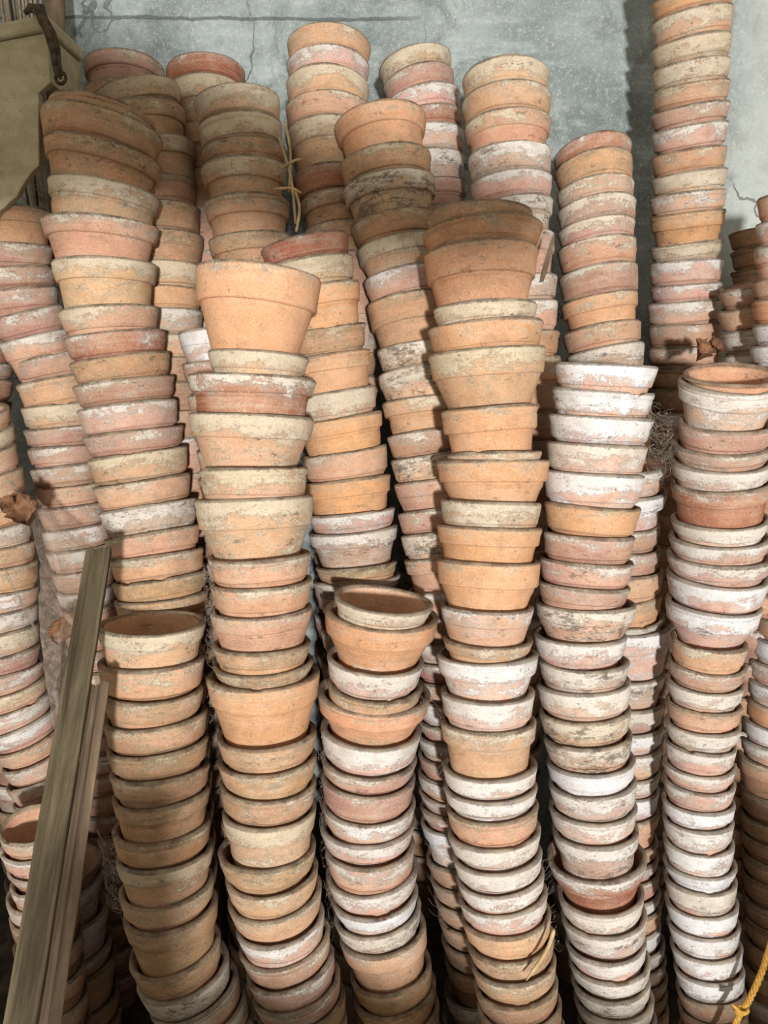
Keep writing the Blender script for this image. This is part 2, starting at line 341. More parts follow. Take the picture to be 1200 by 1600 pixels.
def wall_material():
    m, nt, bs = new_mat('old_grey_render'); g = NB(nt)
    co = g.n('ShaderNodeTexCoord').outputs['Object']
    sep = g.n('ShaderNodeSeparateXYZ'); nt.links.new(co, sep.inputs[0])
    a = g.noise(co, 3.2, 6, .62, .4); b = g.noise(co, 22, 6, .7); d = g.noise(co, 130, 4, .75)
    str_ = g.noise(g.vmul(co, (1, 1, 7)), 6, 5, .65)
    c = g.mix(g.step(a, .34, .66), (.20, .235, .232, 1), (.385, .435, .42, 1))
    c = g.mix(g.math('MULTIPLY', g.step(str_, .5, .7), .45), c, (.48, .53, .515, 1))
    c = g.mix(g.math('MULTIPLY', g.step(b, .50, .72), .55), c, (.19, .205, .19, 1))
    c = g.mix(g.math('MULTIPLY', g.step(d, .52, .70), .5), c, (.58, .60, .56, 1))
    c = g.mix(g.math('MULTIPLY', g.step(d, .42, .30), .4), c, (.13, .135, .125, 1))
    c = g.mix(g.math('MULTIPLY', g.step(g.noise(co, 9, 8, .75, .6), .48, .62), .62), c, (.135, .155, .15, 1))
    c = g.mix(g.math('MULTIPLY', g.step(g.noise(co, 300, 2, .6), .58, .7), .45), c, (.60, .62, .59, 1))
    # paler strip to the right
    c = g.mix(g.math('MULTIPLY', g.step(g.math('ADD', sep.outputs[0], g.math('MULTIPLY', a, .12)), .68, .78), .45), c, (.62, .64, .58, 1))
    # cracks
    vo = g.n('ShaderNodeTexVoronoi', feature='DISTANCE_TO_EDGE'); vo.inputs['Scale'].default_value = 2.3
    wob = g.n('ShaderNodeTexNoise'); g.put(wob.inputs['Vector'], co); wob.inputs['Scale'].default_value = 9; wob.inputs['Detail'].default_value = 6
    nt.links.new(g.vadd(co, g.vmul(wob.outputs['Color'], (.16, .16, .16))), vo.inputs['Vector'])
    cr = g.math('MULTIPLY', g.step(vo.outputs[0], .006, .001), g.step(a, .46, .56))
    ln = g.step(g.math('ABSOLUTE', g.math('SUBTRACT', g.math('ADD', sep.outputs[2], g.math('MULTIPLY', b, .012)), .579)), .0035, .001)
    ln = g.math('MULTIPLY', ln, g.step(sep.outputs[0], .10, .0))
    cr = g.math('MAXIMUM', cr, ln)
    c = g.mix(g.math('MULTIPLY', cr, .65), c, (.09, .09, .08, 1))
    nt.links.new(c, bs.inputs['Base Color'])
    hh = g.math('SUBTRACT', g.math('ADD', g.math('MULTIPLY', b, .6), g.math('MULTIPLY', d, .5)), cr)
    nt.links.new(g.bump(hh, .7, .006), bs.inputs['Normal'])
    return m

def wood_material(name, c1, c2, c3, axis_scale, speck=.3):
    m, nt, bs = new_mat(name); g = NB(nt)
    co = g.n('ShaderNodeTexCoord').outputs['Object']
    gr = g.noise(g.vmul(co, axis_scale), 30, 6, .65, .3)
    bl = g.noise(co, 12, 5, .65); fi = g.noise(co, 220, 4, .75)
    c = g.mix(g.step(gr, .35, .66), c1, c2)
    c = g.mix(g.math('MULTIPLY', g.step(bl, .5, .72), .6), c, c3)
    c = g.mix(g.math('MULTIPLY', g.step(fi, .56, .7), speck), c, (.07, .055, .04, 1))
    fl = g.step(g.noise(co, 60, 5, .8), .66, .7)
    c = g.mix(g.math('MULTIPLY', fl, .7), c, (.06, .045, .03, 1))
    nt.links.new(c, bs.inputs['Base Color'])
    nt.links.new(g.bump(g.math('ADD', gr, g.math('MULTIPLY', fi, .5)), .6, .002), bs.inputs['Normal'])
    return m

def plain_material(name, c1, c2, scale=40, rough=.85, spec=.2):
    m, nt, bs = new_mat(name); g = NB(nt)
    co = g.n('ShaderNodeTexCoord').outputs['Object']
    nt.links.new(g.mix(g.step(g.noise(co, scale, 5, .65), .35, .68), c1, c2), bs.inputs['Base Color'])
    bs.inputs['Roughness'].default_value = rough; bs.inputs['Specular IOR Level'].default_value = spec
    nt.links.new(g.bump(g.noise(co, scale * 3, 3, .6), .4, .002), bs.inputs['Normal'])
    return m

CLAY = clay_material()
WALLM = wall_material()
M_BOX = wood_material('flaking_cream_paint', (.40, .35, .22, 1), (.50, .45, .30, 1), (.24, .205, .125, 1), (.6, 1, 1.4), .4)
M_POST = wood_material('dusty_grey_wood', (.05, .038, .021, 1), (.145, .115, .068, 1), (.065, .05, .03, 1), (1, 1, .12), .45)
M_POST2 = wood_material('bare_brown_wood', (.105, .073, .047, 1), (.22, .16, .105, 1), (.075, .056, .036, 1), (1, 1, .12), .3)
M_LEATHER = plain_material('cracked_leather', (.035, .025, .016, 1), (.11, .08, .052, 1), 120)
M_STRAW = plain_material('dry_straw', (.38, .26, .12, 1), (.55, .42, .23, 1), 60)
M_REED = plain_material('grey_reed', (.30, .25, .19, 1), (.52, .46, .37, 1), 35)
M_LEAF = plain_material('dead_leaf', (.12, .055, .028, 1), (.26, .13, .065, 1), 70)
M_ROPE = plain_material('yellow_cord', (.46, .22, .03, 1), (.70, .42, .09, 1), 300, .6, .35)
M_SOIL = plain_material('dark_earth', (.045, .035, .025, 1), (.11, .085, .06, 1), 25)
M_PLASTER = plain_material('limewash', (.50, .46, .40, 1), (.62, .58, .50, 1), 8)
M_SHADE_BOARD = wood_material('shade_board_oak', (.13, .09, .055, 1), (.24, .17, .11, 1), (.2, .15, .1, 1), (.15, 1, 1), .3)

def web_material():
    m, nt, bs = new_mat('cobweb_silk'); g = NB(nt)
    bs.inputs['Base Color'].default_value = (.42, .36, .29, 1)
    bs.inputs['Alpha'].default_value = .6
    return m
M_WEB = web_material()
def veil_material():
    m, nt, bs = new_mat('dusty_cobweb_sheet'); g = NB(nt)
    co = g.n('ShaderNodeTexCoord').outputs['Object']
    bs.inputs['Base Color'].default_value = (.40, .30, .23, 1)
    a = g.noise(co, 90, 7, .75, .3); b = g.noise(g.vmul(co, (1, 1, .3)), 260, 4, .7)
    al = g.math('ADD', g.step(a, .36, .70, .20, .52), g.step(b, .5, .7, 0., .22))
    nt.links.new(al, bs.inputs['Alpha'])
    return m
M_VEIL = veil_material()

# ------------------------------------------------------------------ the pots
CLAYS = {  # clay colour, lime, whiteness, dust, stain
 'o': ((.63, .32, .16), .24, .1, .24, .15), 't': ((.57, .31, .19), .42, .15, .30, .2),
 'r': ((.33, .105, .06), .26, .5, .15, .05), 'c': ((.57, .33, .19), .80, .08, .28, .2),
 'w': ((.57, .34, .26), .90, .95, .06, .3), 'm': ((.56, .305, .23), .60, .6, .14, .2),
 'b': ((.47, .25, .13), .36, .05, .72, .3), 'g': ((.45, .30, .22), .80, .55, .24, .6),
 'p': ((.40, .205, .155), .40, .45, .28, .15), 'v': ((.58, .37, .275), .84, .55, .10, .25), 'k': ((.55, .34, .21), .76, .3, .22, 1.0),
 's': ((.33, .18, .12), .22, .3, .45, .2)}  # last finish: shade put into the clay colour
SPECIAL = {('U', 2): (.6, .15, .1, .1), ('U', 3): (.66, .15, .05, .1), ('U', 4): (.55, .2, .05, .1), ('B', 2): (.52, .45, .03, 0.), ('E', 0): (.68, .9, .02, .1), ('E', 19): (.50, .6, .02, 0.), ('F', 5): (.25, .3, .15, .1)}
LOOK = {'v': 'pale chalky clay pot', 'o': 'bright orange clay pot', 't': 'plain tan clay pot', 'r': 'dark red clay pot', 'c': 'cream crusted clay pot',
        'w': 'white crusted clay pot', 'm': 'pale patched pink clay pot', 'b': 'dusty brown clay pot', 'g': 'dusty grey clay pot',
        'p': 'dusky pink clay pot', 'k': 'black stained clay pot', 's': 'clay pot darkened for shade'}
WHERE = {
 'A': 'the stack right of the wooden post', 'B': 'the stack topped by tilted orange pot', 'C': 'the low stack in the front centre',
 'D': 'the tall stack right of front centre', 'E': 'the stack under the white splashed pot', 'F': 'the open topped stack at front right',
 'G': 'the leaning stack against the painted box', 'H': 'the dusty pink stack behind wooden post', 'I': 'the leaning stack at the left edge', 'H2': 'the far back stack at left edge',
 'J': 'the low open stack left of post', 'K': 'the low white stack beside the post', 'L': 'the middle stack topped by red pot',
 'M': 'the long leaning stack behind front centre', 'N': 'the tallest back stack left of centre', 'O': 'the short stack left of dry straw',
 'P': 'the shaded stack behind the leaning stack', 'P2': 'the back stack beside the painted box', 'Q': 'the back left stack with red top',
 'R': 'the half hidden pale stack at left', 'S': 'the back stack with a red band', 'T': 'the back stack right of centre',
 'U': 'the back right stack with red top', 'V': 'the tallest stack against the grey wall', 'W': 'the short stack behind front right stack',
 'W2': 'the far back stack at right edge', 'X': 'the upper stack at the right edge', 'Y': 'the narrow stack between two right stacks',
 'Z': 'the dark bottomed stack at lower right'}

def ordinal(i, n):
    words = ['topmost', 'second', 'third', 'fourth', 'fifth', 'sixth', 'seventh', 'eighth', 'ninth', 'tenth', 'eleventh', 'twelfth']
    if i < 12: return words[i]
    return '%d%s' % (i + 1, {1: 'st', 2: 'nd', 3: 'rd'}.get((i + 1) % 10, 'th') if not 10 < i + 1 < 20 else 'th')

def plan_stack(P):
    """shapes of one stack's pots, worked from the bottom up so that each nests in the next"""
    n = len(P)
    for i in range(n - 1, -1, -1):
        p = P[i]; R = p['R']; s = p['s']
        low = P[i + 1] if i + 1 < n else None
        t = R * random.uniform(.112, .135)
        p['t'] = t
        R2 = low['R'] if low else R
        t2 = low['t'] if low else t
        step = random.choice((.0008, .0016, .0028, .004)) if s < .05 else random.uniform(.003, .0055)
        inside = R < R2 - t2 - .001
        if s > .046: hc = min(max(.024, s * random.uniform(.42, .55)), .047)
        else: hc = max(.007, s - random.uniform(.0035, .006))
        if inside: hc = .024
        rc = R * (random.uniform(.905, .94) if s < .046 else random.uniform(.935, .965))
        if not inside and s <= .046: rc = min(rc, R2 * .95)
        if inside: rc = min(rc, R2 - t2 - .003)
        rb0 = rc - step
        rbs = min(rb0 - .12 * max(0, s - hc), R2 - t2 - .0022)
        if s <= hc: rbs = rb0
        H = 1.62 * R
        if low: H = min(H, low['H'] + s - .013)
        H = max(H, hc + .03)
        p.update(hc=hc, rc=rc, rb0=rb0, rbs=rbs, H=H, inside=inside)

def revolve(prof, seg, H, wob, lipchip):
    """closed profile of (radius, depth below lip) swept round; base centre is the origin"""
    V = []; Fc = []
    m = len(prof)
    a1, p1, a2, p2 = wob
    for k in range(seg):
        th = 2 * math.pi * k / seg
        f = 1 + a1 * math.cos(2 * th + p1) + a2 * math.cos(3 * th + p2)
        sag = .0012 * math.cos(2 * th + p2) * a1 / .006
        for (r, d) in prof:
            dd = d
            rr = r * f + .00035 * math.sin(th * 9 + d * 300 + p1)
            for (ca, cw, cd) in lipchip:
                q = abs((th - ca + math.pi) % (2 * math.pi) - math.pi)
                if q < cw and d < cd:
                    dd = max(d, cd * min(1, 1.6 * (1 - (q / cw) ** 2)) * (1 + .25 * math.sin(th * 40)))
            V.append((rr * math.cos(th), rr * math.sin(th), H - dd + sag))
    for k in range(seg):
        k2 = (k + 1) % seg
        for j in range(m):
            j2 = (j + 1) % m
            Fc.append((k * m + j, k2 * m + j, k2 * m + j2, k * m + j2))
    return V, Fc

def pot_profiles(p):
    R, t, hc, rc, rb0, rbs, H, s = (p[q] for q in ('R', 't', 'hc', 'rc', 'rb0', 'rbs', 'H', 's'))
    slope = .215
    dS = max(s, hc + .004)
    rB = max(.016, rbs - slope * max(0, H - dS))
    def inner(d):
        # straight inner wall kept clear of the pot nested in it
        return max(.012, min(R - t - slope * .93 * d, (rb0 - .0045 if d > hc else R)))
    rip = .0028
    ri_h = min(inner(hc), rc - .006)
    gv = p['groove']
    rim = [(R - .0030, .0001), (R - .0012, .0007), (R - .0002, .0022), (R, .0042)]
    def mid(f): return R + (rc - R) * f
    if gv == 1:
        rim += [(mid(.28), hc * .30), (mid(.30) - .0011, hc * .33), (mid(.34) - .0011, hc * .37), (mid(.38), hc * .40)]
    elif gv == 2:
        rim += [(mid(.25), hc * .33), (mid(.45) + .0006, hc * .5)]
    else:
        rim += [(mid(.4), hc * .45)]
    rim += [(mid(.82), hc * .82), (rc + .0002, hc - .0022), (rc - .0006, hc - .0008), (rc - .002, hc)]
    rim += [(ri_h, hc), (inner(hc * .5), hc * .5), (R - t - .0004, .0035), (R - t + .0012, .0010), (R - t + .0028, .0001)]
    body = [(rb0, hc)]
    if gv == 3 and dS - hc > .02: body += [(rb0 - .0006, hc + .004), (rb0 - .0016, hc + .0046), (rb0 - .0016, hc + .0056), (rb0 - .0012, hc + .0062)]
    body += [(rb0 + (rbs - rb0) * .5, hc + (dS - hc) * .5), (rbs, dS)]
    if H - .012 > dS + .004:
        f = (H - .006 - dS) / (H - dS)
        body += [(rbs + (rB - rbs) * .5, (dS + H) / 2), (rbs + (rB - rbs) * f, H - .006)]
    body += [(rB - .001, H - .0015), (rB - .004, H), (.006, H), (.006, H - .009)]
    ib = max(.010, min(inner(H - .009), rB - .005))
    body += [(max(.009, ib - .004), H - .009), (ib, H - .013), ((ib + ri_h) / 2, (H + hc) / 2), (ri_h, hc)]
    # no stretch of the wall may turn inside out
    return rim, body

def paint(me, H_of, clay, crust, wear):
    n = len(me.vertices)
    def put(name, kind, key, flat):
        at_ = me.attributes.new(name, kind, 'POINT'); at_.data.foreach_set(key, flat)
    put('place', 'FLOAT_VECTOR', 'vector', H_of)
    put('clay', 'FLOAT_COLOR', 'color', clay)
    put('crust', 'FLOAT_VECTOR', 'vector', crust)
    put('wear', 'FLOAT_VECTOR', 'vector', wear)

def frame(a):
    z = Vector(a).normalized(); y = Vector((0, 1, 0)); x = y.cross(z).normalized(); y = z.cross(x)
    return Matrix((x, y, z)).transposed()

def inner_flags(prof, seg, first):
    return [1. if j >= first else 0. for j in range(len(prof))] * seg

BULK = dict(V=[], F=[], place=[], clay=[], crust=[], wear=[])
def to_bulk(V, Fc, R3, org, H, clay, crust, wear, ins):
    b = len(BULK['V'])
    for v, i_ in zip(V, ins):
        BULK['V'].append(R3 @ Vector(v) + org)
        BULK['place'] += [v[0], v[1], v[2] - H]; BULK['clay'] += clay; BULK['crust'] += crust
        BULK['wear'] += [wear[0], wear[1], i_]
    for f in Fc: BULK['F'].append(tuple(q + b for q in f))

def build_pot(p, sid, i, n, seg, bulk=False):
    R, H = p['R'], p['H']
    rnd = random.Random(sid + str(i))
    wob = (rnd.uniform(.002, .0075), rnd.uniform(0, 6.3), rnd.uniform(.001, .004), rnd.uniform(0, 6.3))
    p['groove'] = rnd.choice((0, 0, 1, 2, 3, 3))
    chips = []
    for q in range(2):
        if rnd.random() < .14: chips.append((math.radians(rnd.uniform(205, 335)), rnd.uniform(.07, .24), rnd.uniform(.0012, .0034)))
    rim, body = pot_profiles(p)
    base, lime, white, dirt, stain = CLAYS[p['fin']]
    lime, white, dirt, stain = SPECIAL.get((sid, i), (lime, white, dirt, stain))
    j = lambda v, a: max(0, min(1, v + rnd.uniform(-a, a)))
    k = rnd.uniform(.88, 1.10)
    clay = [base[0] * k, base[1] * k * rnd.uniform(.93, 1.06), base[2] * k * rnd.uniform(.88, 1.10), 1.]
    crust = [j(lime, .09), j(white, .12), j(dirt, .12)]
    wear = [j(stain, .15), rnd.uniform(0, 60)]
    R3 = frame(p['a']); org = Vector(p['C']) - R3.col[2] * H
    pieces = []
    ni = [q for q, (r, d) in enumerate(rim) if d >= p['hc'] - 1e-9][-1]
    nb_ = [q for q, (r, d) in enumerate(body) if abs(d - H) < 1e-9][-1] + 1
    for prof, first, ch in ((body, nb_, []), (rim, ni, chips)):
        V, Fc = revolve(prof, seg, H, wob, ch)
        pieces.append((V, Fc, inner_flags(prof, seg, first)))
    if bulk:
        for V, Fc, ins in pieces: to_bulk(V, Fc, R3, org, H, clay, crust, wear, ins)
        return None
    objs = []
    for (V, Fc, ins), nm in zip(pieces, ('flower_pot', 'rim')):
        o = mesh_obj(nm, V, Fc, CLAY, objs[0] if objs else None, sharp=50)
        paint(o.data, [c for v in V for c in (v[0], v[1], v[2] - H)], clay * len(V), crust * len(V), [c for q in ins for c in (wear[0], wear[1], q)])
        objs.append(o)
    M = R3.to_4x4(); M.translation = org
    pot = objs[0]; pot.matrix_world = M
    tag(pot, '%s, %s of %s' % (LOOK[p['fin']], 'topmost' if i == 0 else ordinal(i, n) + ' from top', WHERE[sid]),
        'flower pot', 'clay pots in ' + WHERE[sid])
    return pot

def rest_pot(C, a, R, H, seg=20):
    prof = [(R - .003, 0), (R, .004), (R * .95, .03), (R * .92, .031), (R * .92 - .2 * (H - .031), H), (.004, H), (.004, H - .008),
            (R * .92 - .2 * (H - .031) - .006, H - .008), (R - .008, .004)]
    V, Fc = revolve(prof, seg, H, (.003, 1, .001, 2), [])
    fin = random.choice('bbptgm'); base, lime, white, dirt, stain = CLAYS[fin]
    R3 = frame(a)
    to_bulk(V, Fc, R3, Vector(C) - R3.col[2] * H, H, list(base) + [1.], [lime, white, dirt], [stain, random.uniform(0, 60)], inner_flags(prof, seg, 6))

POTS = {}
for sid, S in STACKS.items():
    P = fit_stack(S)
    plan_stack(P)
    n = len(P)
    for i, p in enumerate(P):
        if (sid, i) in REST:
            build_pot(p, sid, i, n, 56, True)
            continue
        POTS[(sid, i)] = build_pot(p, sid, i, n, 72)
    if sid == 'V':      # the tallest stack runs on past the top of the picture
        for q in (1, 2, 3, 4): rest_pot(Vector(P[0]['C']) + Vector(P[0]['a']) * .043 * q, P[0]['a'], P[0]['R'], 1.6 * P[0]['R'], 40)
    # what carries the stack: the pots below, out of the photo's sight, down to the ground
    p = P[-1]; C = Vector(p['C']); a = Vector(p['a']); R = min(p['R'], .062)
    hh = 1.6 * R
    k = 0
    C = C - a * p['s']
    left = C.z - hh - FLOOR
    if left > 0:
        m = max(1, math.ceil(left / .062)); stp = left / m
        for q in range(m + 1):
            rest_pot(C, Vector((0, 0, 1)) if q > 1 else a, R, hh)
            C = C - Vector((0, 0, stp))
rest = mesh_obj('flower_pots', BULK['V'], BULK['F'], CLAY, sharp=50)
paint(rest.data, BULK['place'], BULK['clay'], BULK['crust'], BULK['wear'])
tag(rest, 'half hidden clay pots in the gaps and dark edges, behind the front stacks', 'flower pots', kind='stuff')

# ------------------------------------------------------------------ the shed
def box_obj(name, lo, hi, mat):
    x0, y0, z0 = lo; x1, y1, z1 = hi
    V = [(x, y, z) for x in (x0, x1) for y in (y0, y1) for z in (z0, z1)]
    Fc = [(0, 1, 3, 2), (4, 6, 7, 5), (0, 4, 5, 1), (2, 3, 7, 6), (0, 2, 6, 4), (1, 5, 7, 3)]
    return mesh_obj(name, V, Fc, mat, smooth=False)
# back wall with a slightly uneven face
V = []; Fc = []; nx, nz = 90, 80
for jz in range(nz + 1):
    for ix in range(nx + 1):
        x = -1.0 + 2.3 * ix / nx; z = FLOOR + (1.55 - FLOOR) * jz / nz
        V.append((x, WALL_Y + .004 * math.sin(x * 7 + z * 3) + .003 * math.sin(z * 11 - x * 4) + .002 * math.sin(x * 23 + z * 17), z))
for jz in range(nz):
    for ix in range(nx):
        q = jz * (nx + 1) + ix
        Fc.append((q, q + 1, q + nx + 2, q + nx + 1))
nb = len(V)
V += [(-1.0, WALL_Y + .15, FLOOR), (1.3, WALL_Y + .15, FLOOR), (1.3, WALL_Y + .15, 1.55), (-1.0, WALL_Y + .15, 1.55)]
Fc += [(nb + 1, nb, nb + 3, nb + 2)]
w = mesh_obj('wall_back', V, Fc, WALLM); tag(w, kind='structure')
w = box_obj('floor', (-1.0, -.75, FLOOR - .05), (1.3, WALL_Y + .02, FLOOR), M_SOIL); tag(w, kind='structure')
w = box_obj('wall_left', (-1.05, -.75, FLOOR), (-1.0, WALL_Y + .02, 1.55), M_PLASTER); tag(w, kind='structure')
# --------------------------------------------------- painted box, top left
YB0, YB1 = 1.225, 1.345
def px2(x, y, Y=YB0): p = at(x, y, Y); return (p.x, p.z)
poly = [px2(-160, 96), px2(75, 50), px2(79, 128), px2(60, 146), px2(61, 258)]
xr0, zr0 = px2(59, 263); xl0, zl0 = px2(-60, 402)
rr = random.Random(8)
rag = []
for k in range(1, 14):
    f = k / 14
    rag.append((xr0 + (xl0 - xr0) * f + rr.uniform(-.002, .002), zr0 + (zl0 - zr0) * f + rr.uniform(-.004, .003)))
poly += rag + [px2(-160, 402)]
def prism(name, poly, y0, y1, mat, parent, bev=.0015):
    m = len(poly)
    V = [(x, y0, z) for x, z in poly] + [(x, y1, z) for x, z in poly]
    Fc = [tuple(range(m)), tuple(range(2 * m - 1, m - 1, -1))] + [(k, k + m, (k + 1) % m + m, (k + 1) % m) for k in range(m)]
    o = mesh_obj(name, V, Fc, mat, parent, smooth=False)
    b = o.modifiers.new('soft', 'BEVEL'); b.width = bev; b.segments = 2
    return o
prof = [(-1.0, FLOOR), (1.3, FLOOR), (1.3, -.43), (.457, -.43), (.452, -.637), (.12, -.588), (-.066, -.565), (-.066, -.36), (-.135, -.36), (-.135, -.55), (-1.0, -.55)]
w = prism('shade_wall_front', prof, -.26, -.16, M_PLASTER, None); tag(w, kind='structure')  # unseen low wall, its top and piers shaped to shade the lower stacks
# unseen tapered board added behind the camera to shade the upper left stacks
SHADE_OUTLINE = [(-.40, .105), (-.17, .10), (-.15, .128), (-.09, .114), (.0, .097), (.096, .078), (.18, .05), (.24, .07), (.27, .132), (.15, .165), (.05, .204), (-.15, .30), (-.40, .42)]
yb = -.16
V = [(x, yb, z) for x, z in SHADE_OUTLINE] + [(x, yb - .05, z) for x, z in SHADE_OUTLINE]; m_ = len(SHADE_OUTLINE)
Fc = [tuple(range(m_)), tuple(range(2 * m_ - 1, m_ - 1, -1))] + [(k, k + m_, (k + 1) % m_ + m_, (k + 1) % m_) for k in range(m_)]
w = mesh_obj('shade_board', V, Fc, M_SHADE_BOARD, smooth=False); tag(w, kind='structure')

bx = bpy.data.objects.new('painted_box', None); COL.objects.link(bx)
tag(bx, 'flaking cream painted wooden box with ragged slanted bottom edge at upper left', 'box')
prism('panel', poly, YB0, YB0 + .015, M_BOX, bx)
side = [(p[0] - .001, p[1]) for p in (px2(75, 52), px2(78, 128))]
prism('end_board', [(side[0][0] - .014, side[0][1]), side[0], side[1], (side[1][0] - .014, side[1][1] - .002)], YB0 + .0155, YB1, M_BOX, bx)
t0 = px2(-160, 92); t1 = px2(76, 46)
prism('lid', [(t0[0], t0[1] + .018), (t1[0] + .002, t1[1] + .018), (t1[0] + .002, t1[1] - .002), (t0[0], t0[1] - .002)], YB0 - .008, YB1 + .006, M_BOX, bx, .004)

# leather strap over the box corner
pts = [at(46, 20, 1.288), at(52, 13, 1.248), at(60, 16, 1.213), at(70, 32, 1.206), at(80, 55, 1.206), at(86, 80, 1.213), at(89, 100, 1.213), at(95, 122, 1.213)]
V = []; Fc = []; rs_ = random.Random(12)
for k, off in enumerate(((-.006, 0), (.0058, .002), (.0005, -.004), (-.002, -.001))):
    tube([p + Vector((off[0] * (1 - .35 * q / 7) * math.cos(q * .5) + rs_.uniform(-.0015, .0015), off[1] - .002, rs_.uniform(-.003, .003))) for q, p in enumerate(pts)], [q_ * rs_.uniform(.55, .85) for q_ in (.004, .006, .0075, .0085, .009, .0075, .005, .004)], 8, True, V, Fc)
st = mesh_obj('leather_strap', V, Fc, M_LEATHER); tag(st, 'cracked brown leather strap hanging over the cream painted box corner', 'strap')
V, Fc = tube([at(95 + 8 * math.cos(a), 122 + 9 * math.sin(a), 1.211) for a in [q * math.pi / 6 for q in range(13)]], .0026, 6)
mesh_obj('loop_end', V, Fc, M_LEATHER, st)

# reeds and stake behind the box
V = []; Fc = []; rr = random.Random(3)
for k in range(46):
    f = rr.random(); yy = 1.36 + rr.uniform(0, .05)
    a = at(-25 + 88 * f, -60, yy + .12); b = at(60 + 26 * f, 420, yy - .02)
    c = a.lerp(b, .5) + Vector((rr.uniform(-.006, .006), rr.uniform(-.006, .006), 0))
    tube([a, a.lerp(c, .5), c, c.lerp(b, .5), b], [.0022, .0024, .0026, .0024, .002], 6, True, V, Fc)
o = mesh_obj('reed_bundle', V, Fc, M_REED); tag(o, 'bundle of dry grey reeds standing behind the cream painted box', 'reeds')
V, Fc = tube([at(84, -70, 1.50), at(86, 30, 1.46), at(90, 330, 1.42)], [.016, .016, .015], 10)
o = mesh_obj('wooden_stake', V, Fc, M_POST2); tag(o, 'round wooden stake beside the dry reeds, against the grey wall', 'stake')

# ----------------------------------------------------- leaning wooden post
def lerp3(a, b, f): return a + (b - a) * f
pt, pb = at(158, 862, .985), at(37, 1600, .62)
u = (pb - pt).normalized()
pb = pt + u * ((FLOOR + .004 - pt.z) / u.z)
nrm = (-(pt + pb) * .5); nrm = (nrm - u * nrm.dot(u)).normalized()
wv = nrm.cross(u).normalized()
if wv.x < 0: wv = -wv
post = bpy.data.objects.new('wooden_post', None); COL.objects.link(post)
tag(post, 'dusty grey moulded wooden post leaning across the lower left stacks', 'post')
def strip(name, prof, a, b, mat, parent, m=40):
    V = []; Fc = []; k = len(prof); rr = random.Random(len(prof))
    ln = (b - a).length
    # local frame with z along the strip so the grain runs lengthwise
    for q in range(m + 1):
        for j, (x, y) in enumerate(prof):
            V.append((x + rr.uniform(-.0005, .0005), y + rr.uniform(-.0005, .0005), ln * q / m + (rr.uniform(-.004, .004) if q in (0, m) else 0)))
    for q in range(m):
        for j in range(k):
            j2 = (j + 1) % k
            Fc.append((q * k + j, (q + 1) * k + j, (q + 1) * k + j2, q * k + j2))
    Fc.append(tuple(range(k))); Fc.append(tuple(m * k + j for j in range(k))[::-1])
    o = mesh_obj(name, V, Fc, mat, parent, sharp=35)
    z = (b - a).normalized(); x = wv; y = z.cross(x)
    M = Matrix((x, y, z)).transposed().to_4x4(); M.translation = a
    o.matrix_world = M
    return o, y
sgn = 1 if (u.cross(wv)).dot(nrm) > 0 else -1
def pr(L): return [(x, y * sgn) for x, y in L]
main = pr([(-.019, -.018), (-.019, .003), (-.0155, .003), (-.0155, .010), (-.012, .0135), (-.0095, .0115), (.006, .0115), (.0075, .0135), (.011, .0135), (.0135, .006), (.0135, -.018)])
strip('moulded_strip', main, pt, pb, M_POST, post)
pt2 = at(124, 1083, .885)
off = (pt2 - pt).dot(u)
s0 = pt + u * off
side = pr([(.0135, -.018), (.0135, .002), (.018, -.002), (.0215, -.001), (.0245, .007), (.0265, .0085), (.0335, .0085), (.0345, .006), (.0345, -.018)])
strip('side_strip', side, s0, pb, M_POST2, post)

# -------------------------------------------------------------- yellow cord
cp = [at(1262, 1330, .93), at(1222, 1420, .92), at(1203, 1480, .91), at(1190, 1520, .905), at(1172, 1560, .90), at(1158, 1582, .90), at(1146, 1610, .895), at(1125, 1680, .89), at(1100, 1790, .885)]
def smooth_path(P, m):
    out = []
    n = len(P)
    for i in range(n - 1):
        p0, p1, p2, p3 = P[max(i - 1, 0)], P[i], P[i + 1], P[min(i + 2, n - 1)]
        for q in range(m):
            t = q / m
            out.append(.5 * ((2 * p1) + (p2 - p0) * t + (2 * p0 - 5 * p1 + 4 * p2 - p3) * t * t + (3 * p1 - p0 - 3 * p2 + p3) * t ** 3))
    return out + [P[-1]]
path = smooth_path(cp, 14)
V = []; Fc = []
for k in range(4):
    tp = []
    for q, p in enumerate(path):
        a = q * .55 + k * math.pi / 2
        tp.append(p + Vector((math.cos(a) * .0024, math.sin(a) * .0024, math.sin(a) * .0008)))
    tube(tp, .0023, 6, True, V, Fc)
cord = mesh_obj('yellow_cord', V, Fc, M_ROPE); tag(cord, 'bright yellow twisted cord with a knot at lower right corner', 'cord')
kc = at(1158, 1578, .897)
V = []; Fc = []
kp = [kc + Vector((.0085 * math.cos(q * .5), .006 * math.sin(q * .5) - .001, .0042 * math.sin(q * .25) + (q - 12) * .0003)) for q in range(26)]
tube(kp, .0026, 6, True, V, Fc)
tube([kc + Vector((-.004, -.002, .003)), kc + Vector((-.012, -.004, .009)), kc + Vector((-.016, -.003, .013))], [.0024, .0022, .0006], 6, True, V, Fc)
mesh_obj('knot', V, Fc, M_ROPE, cord)

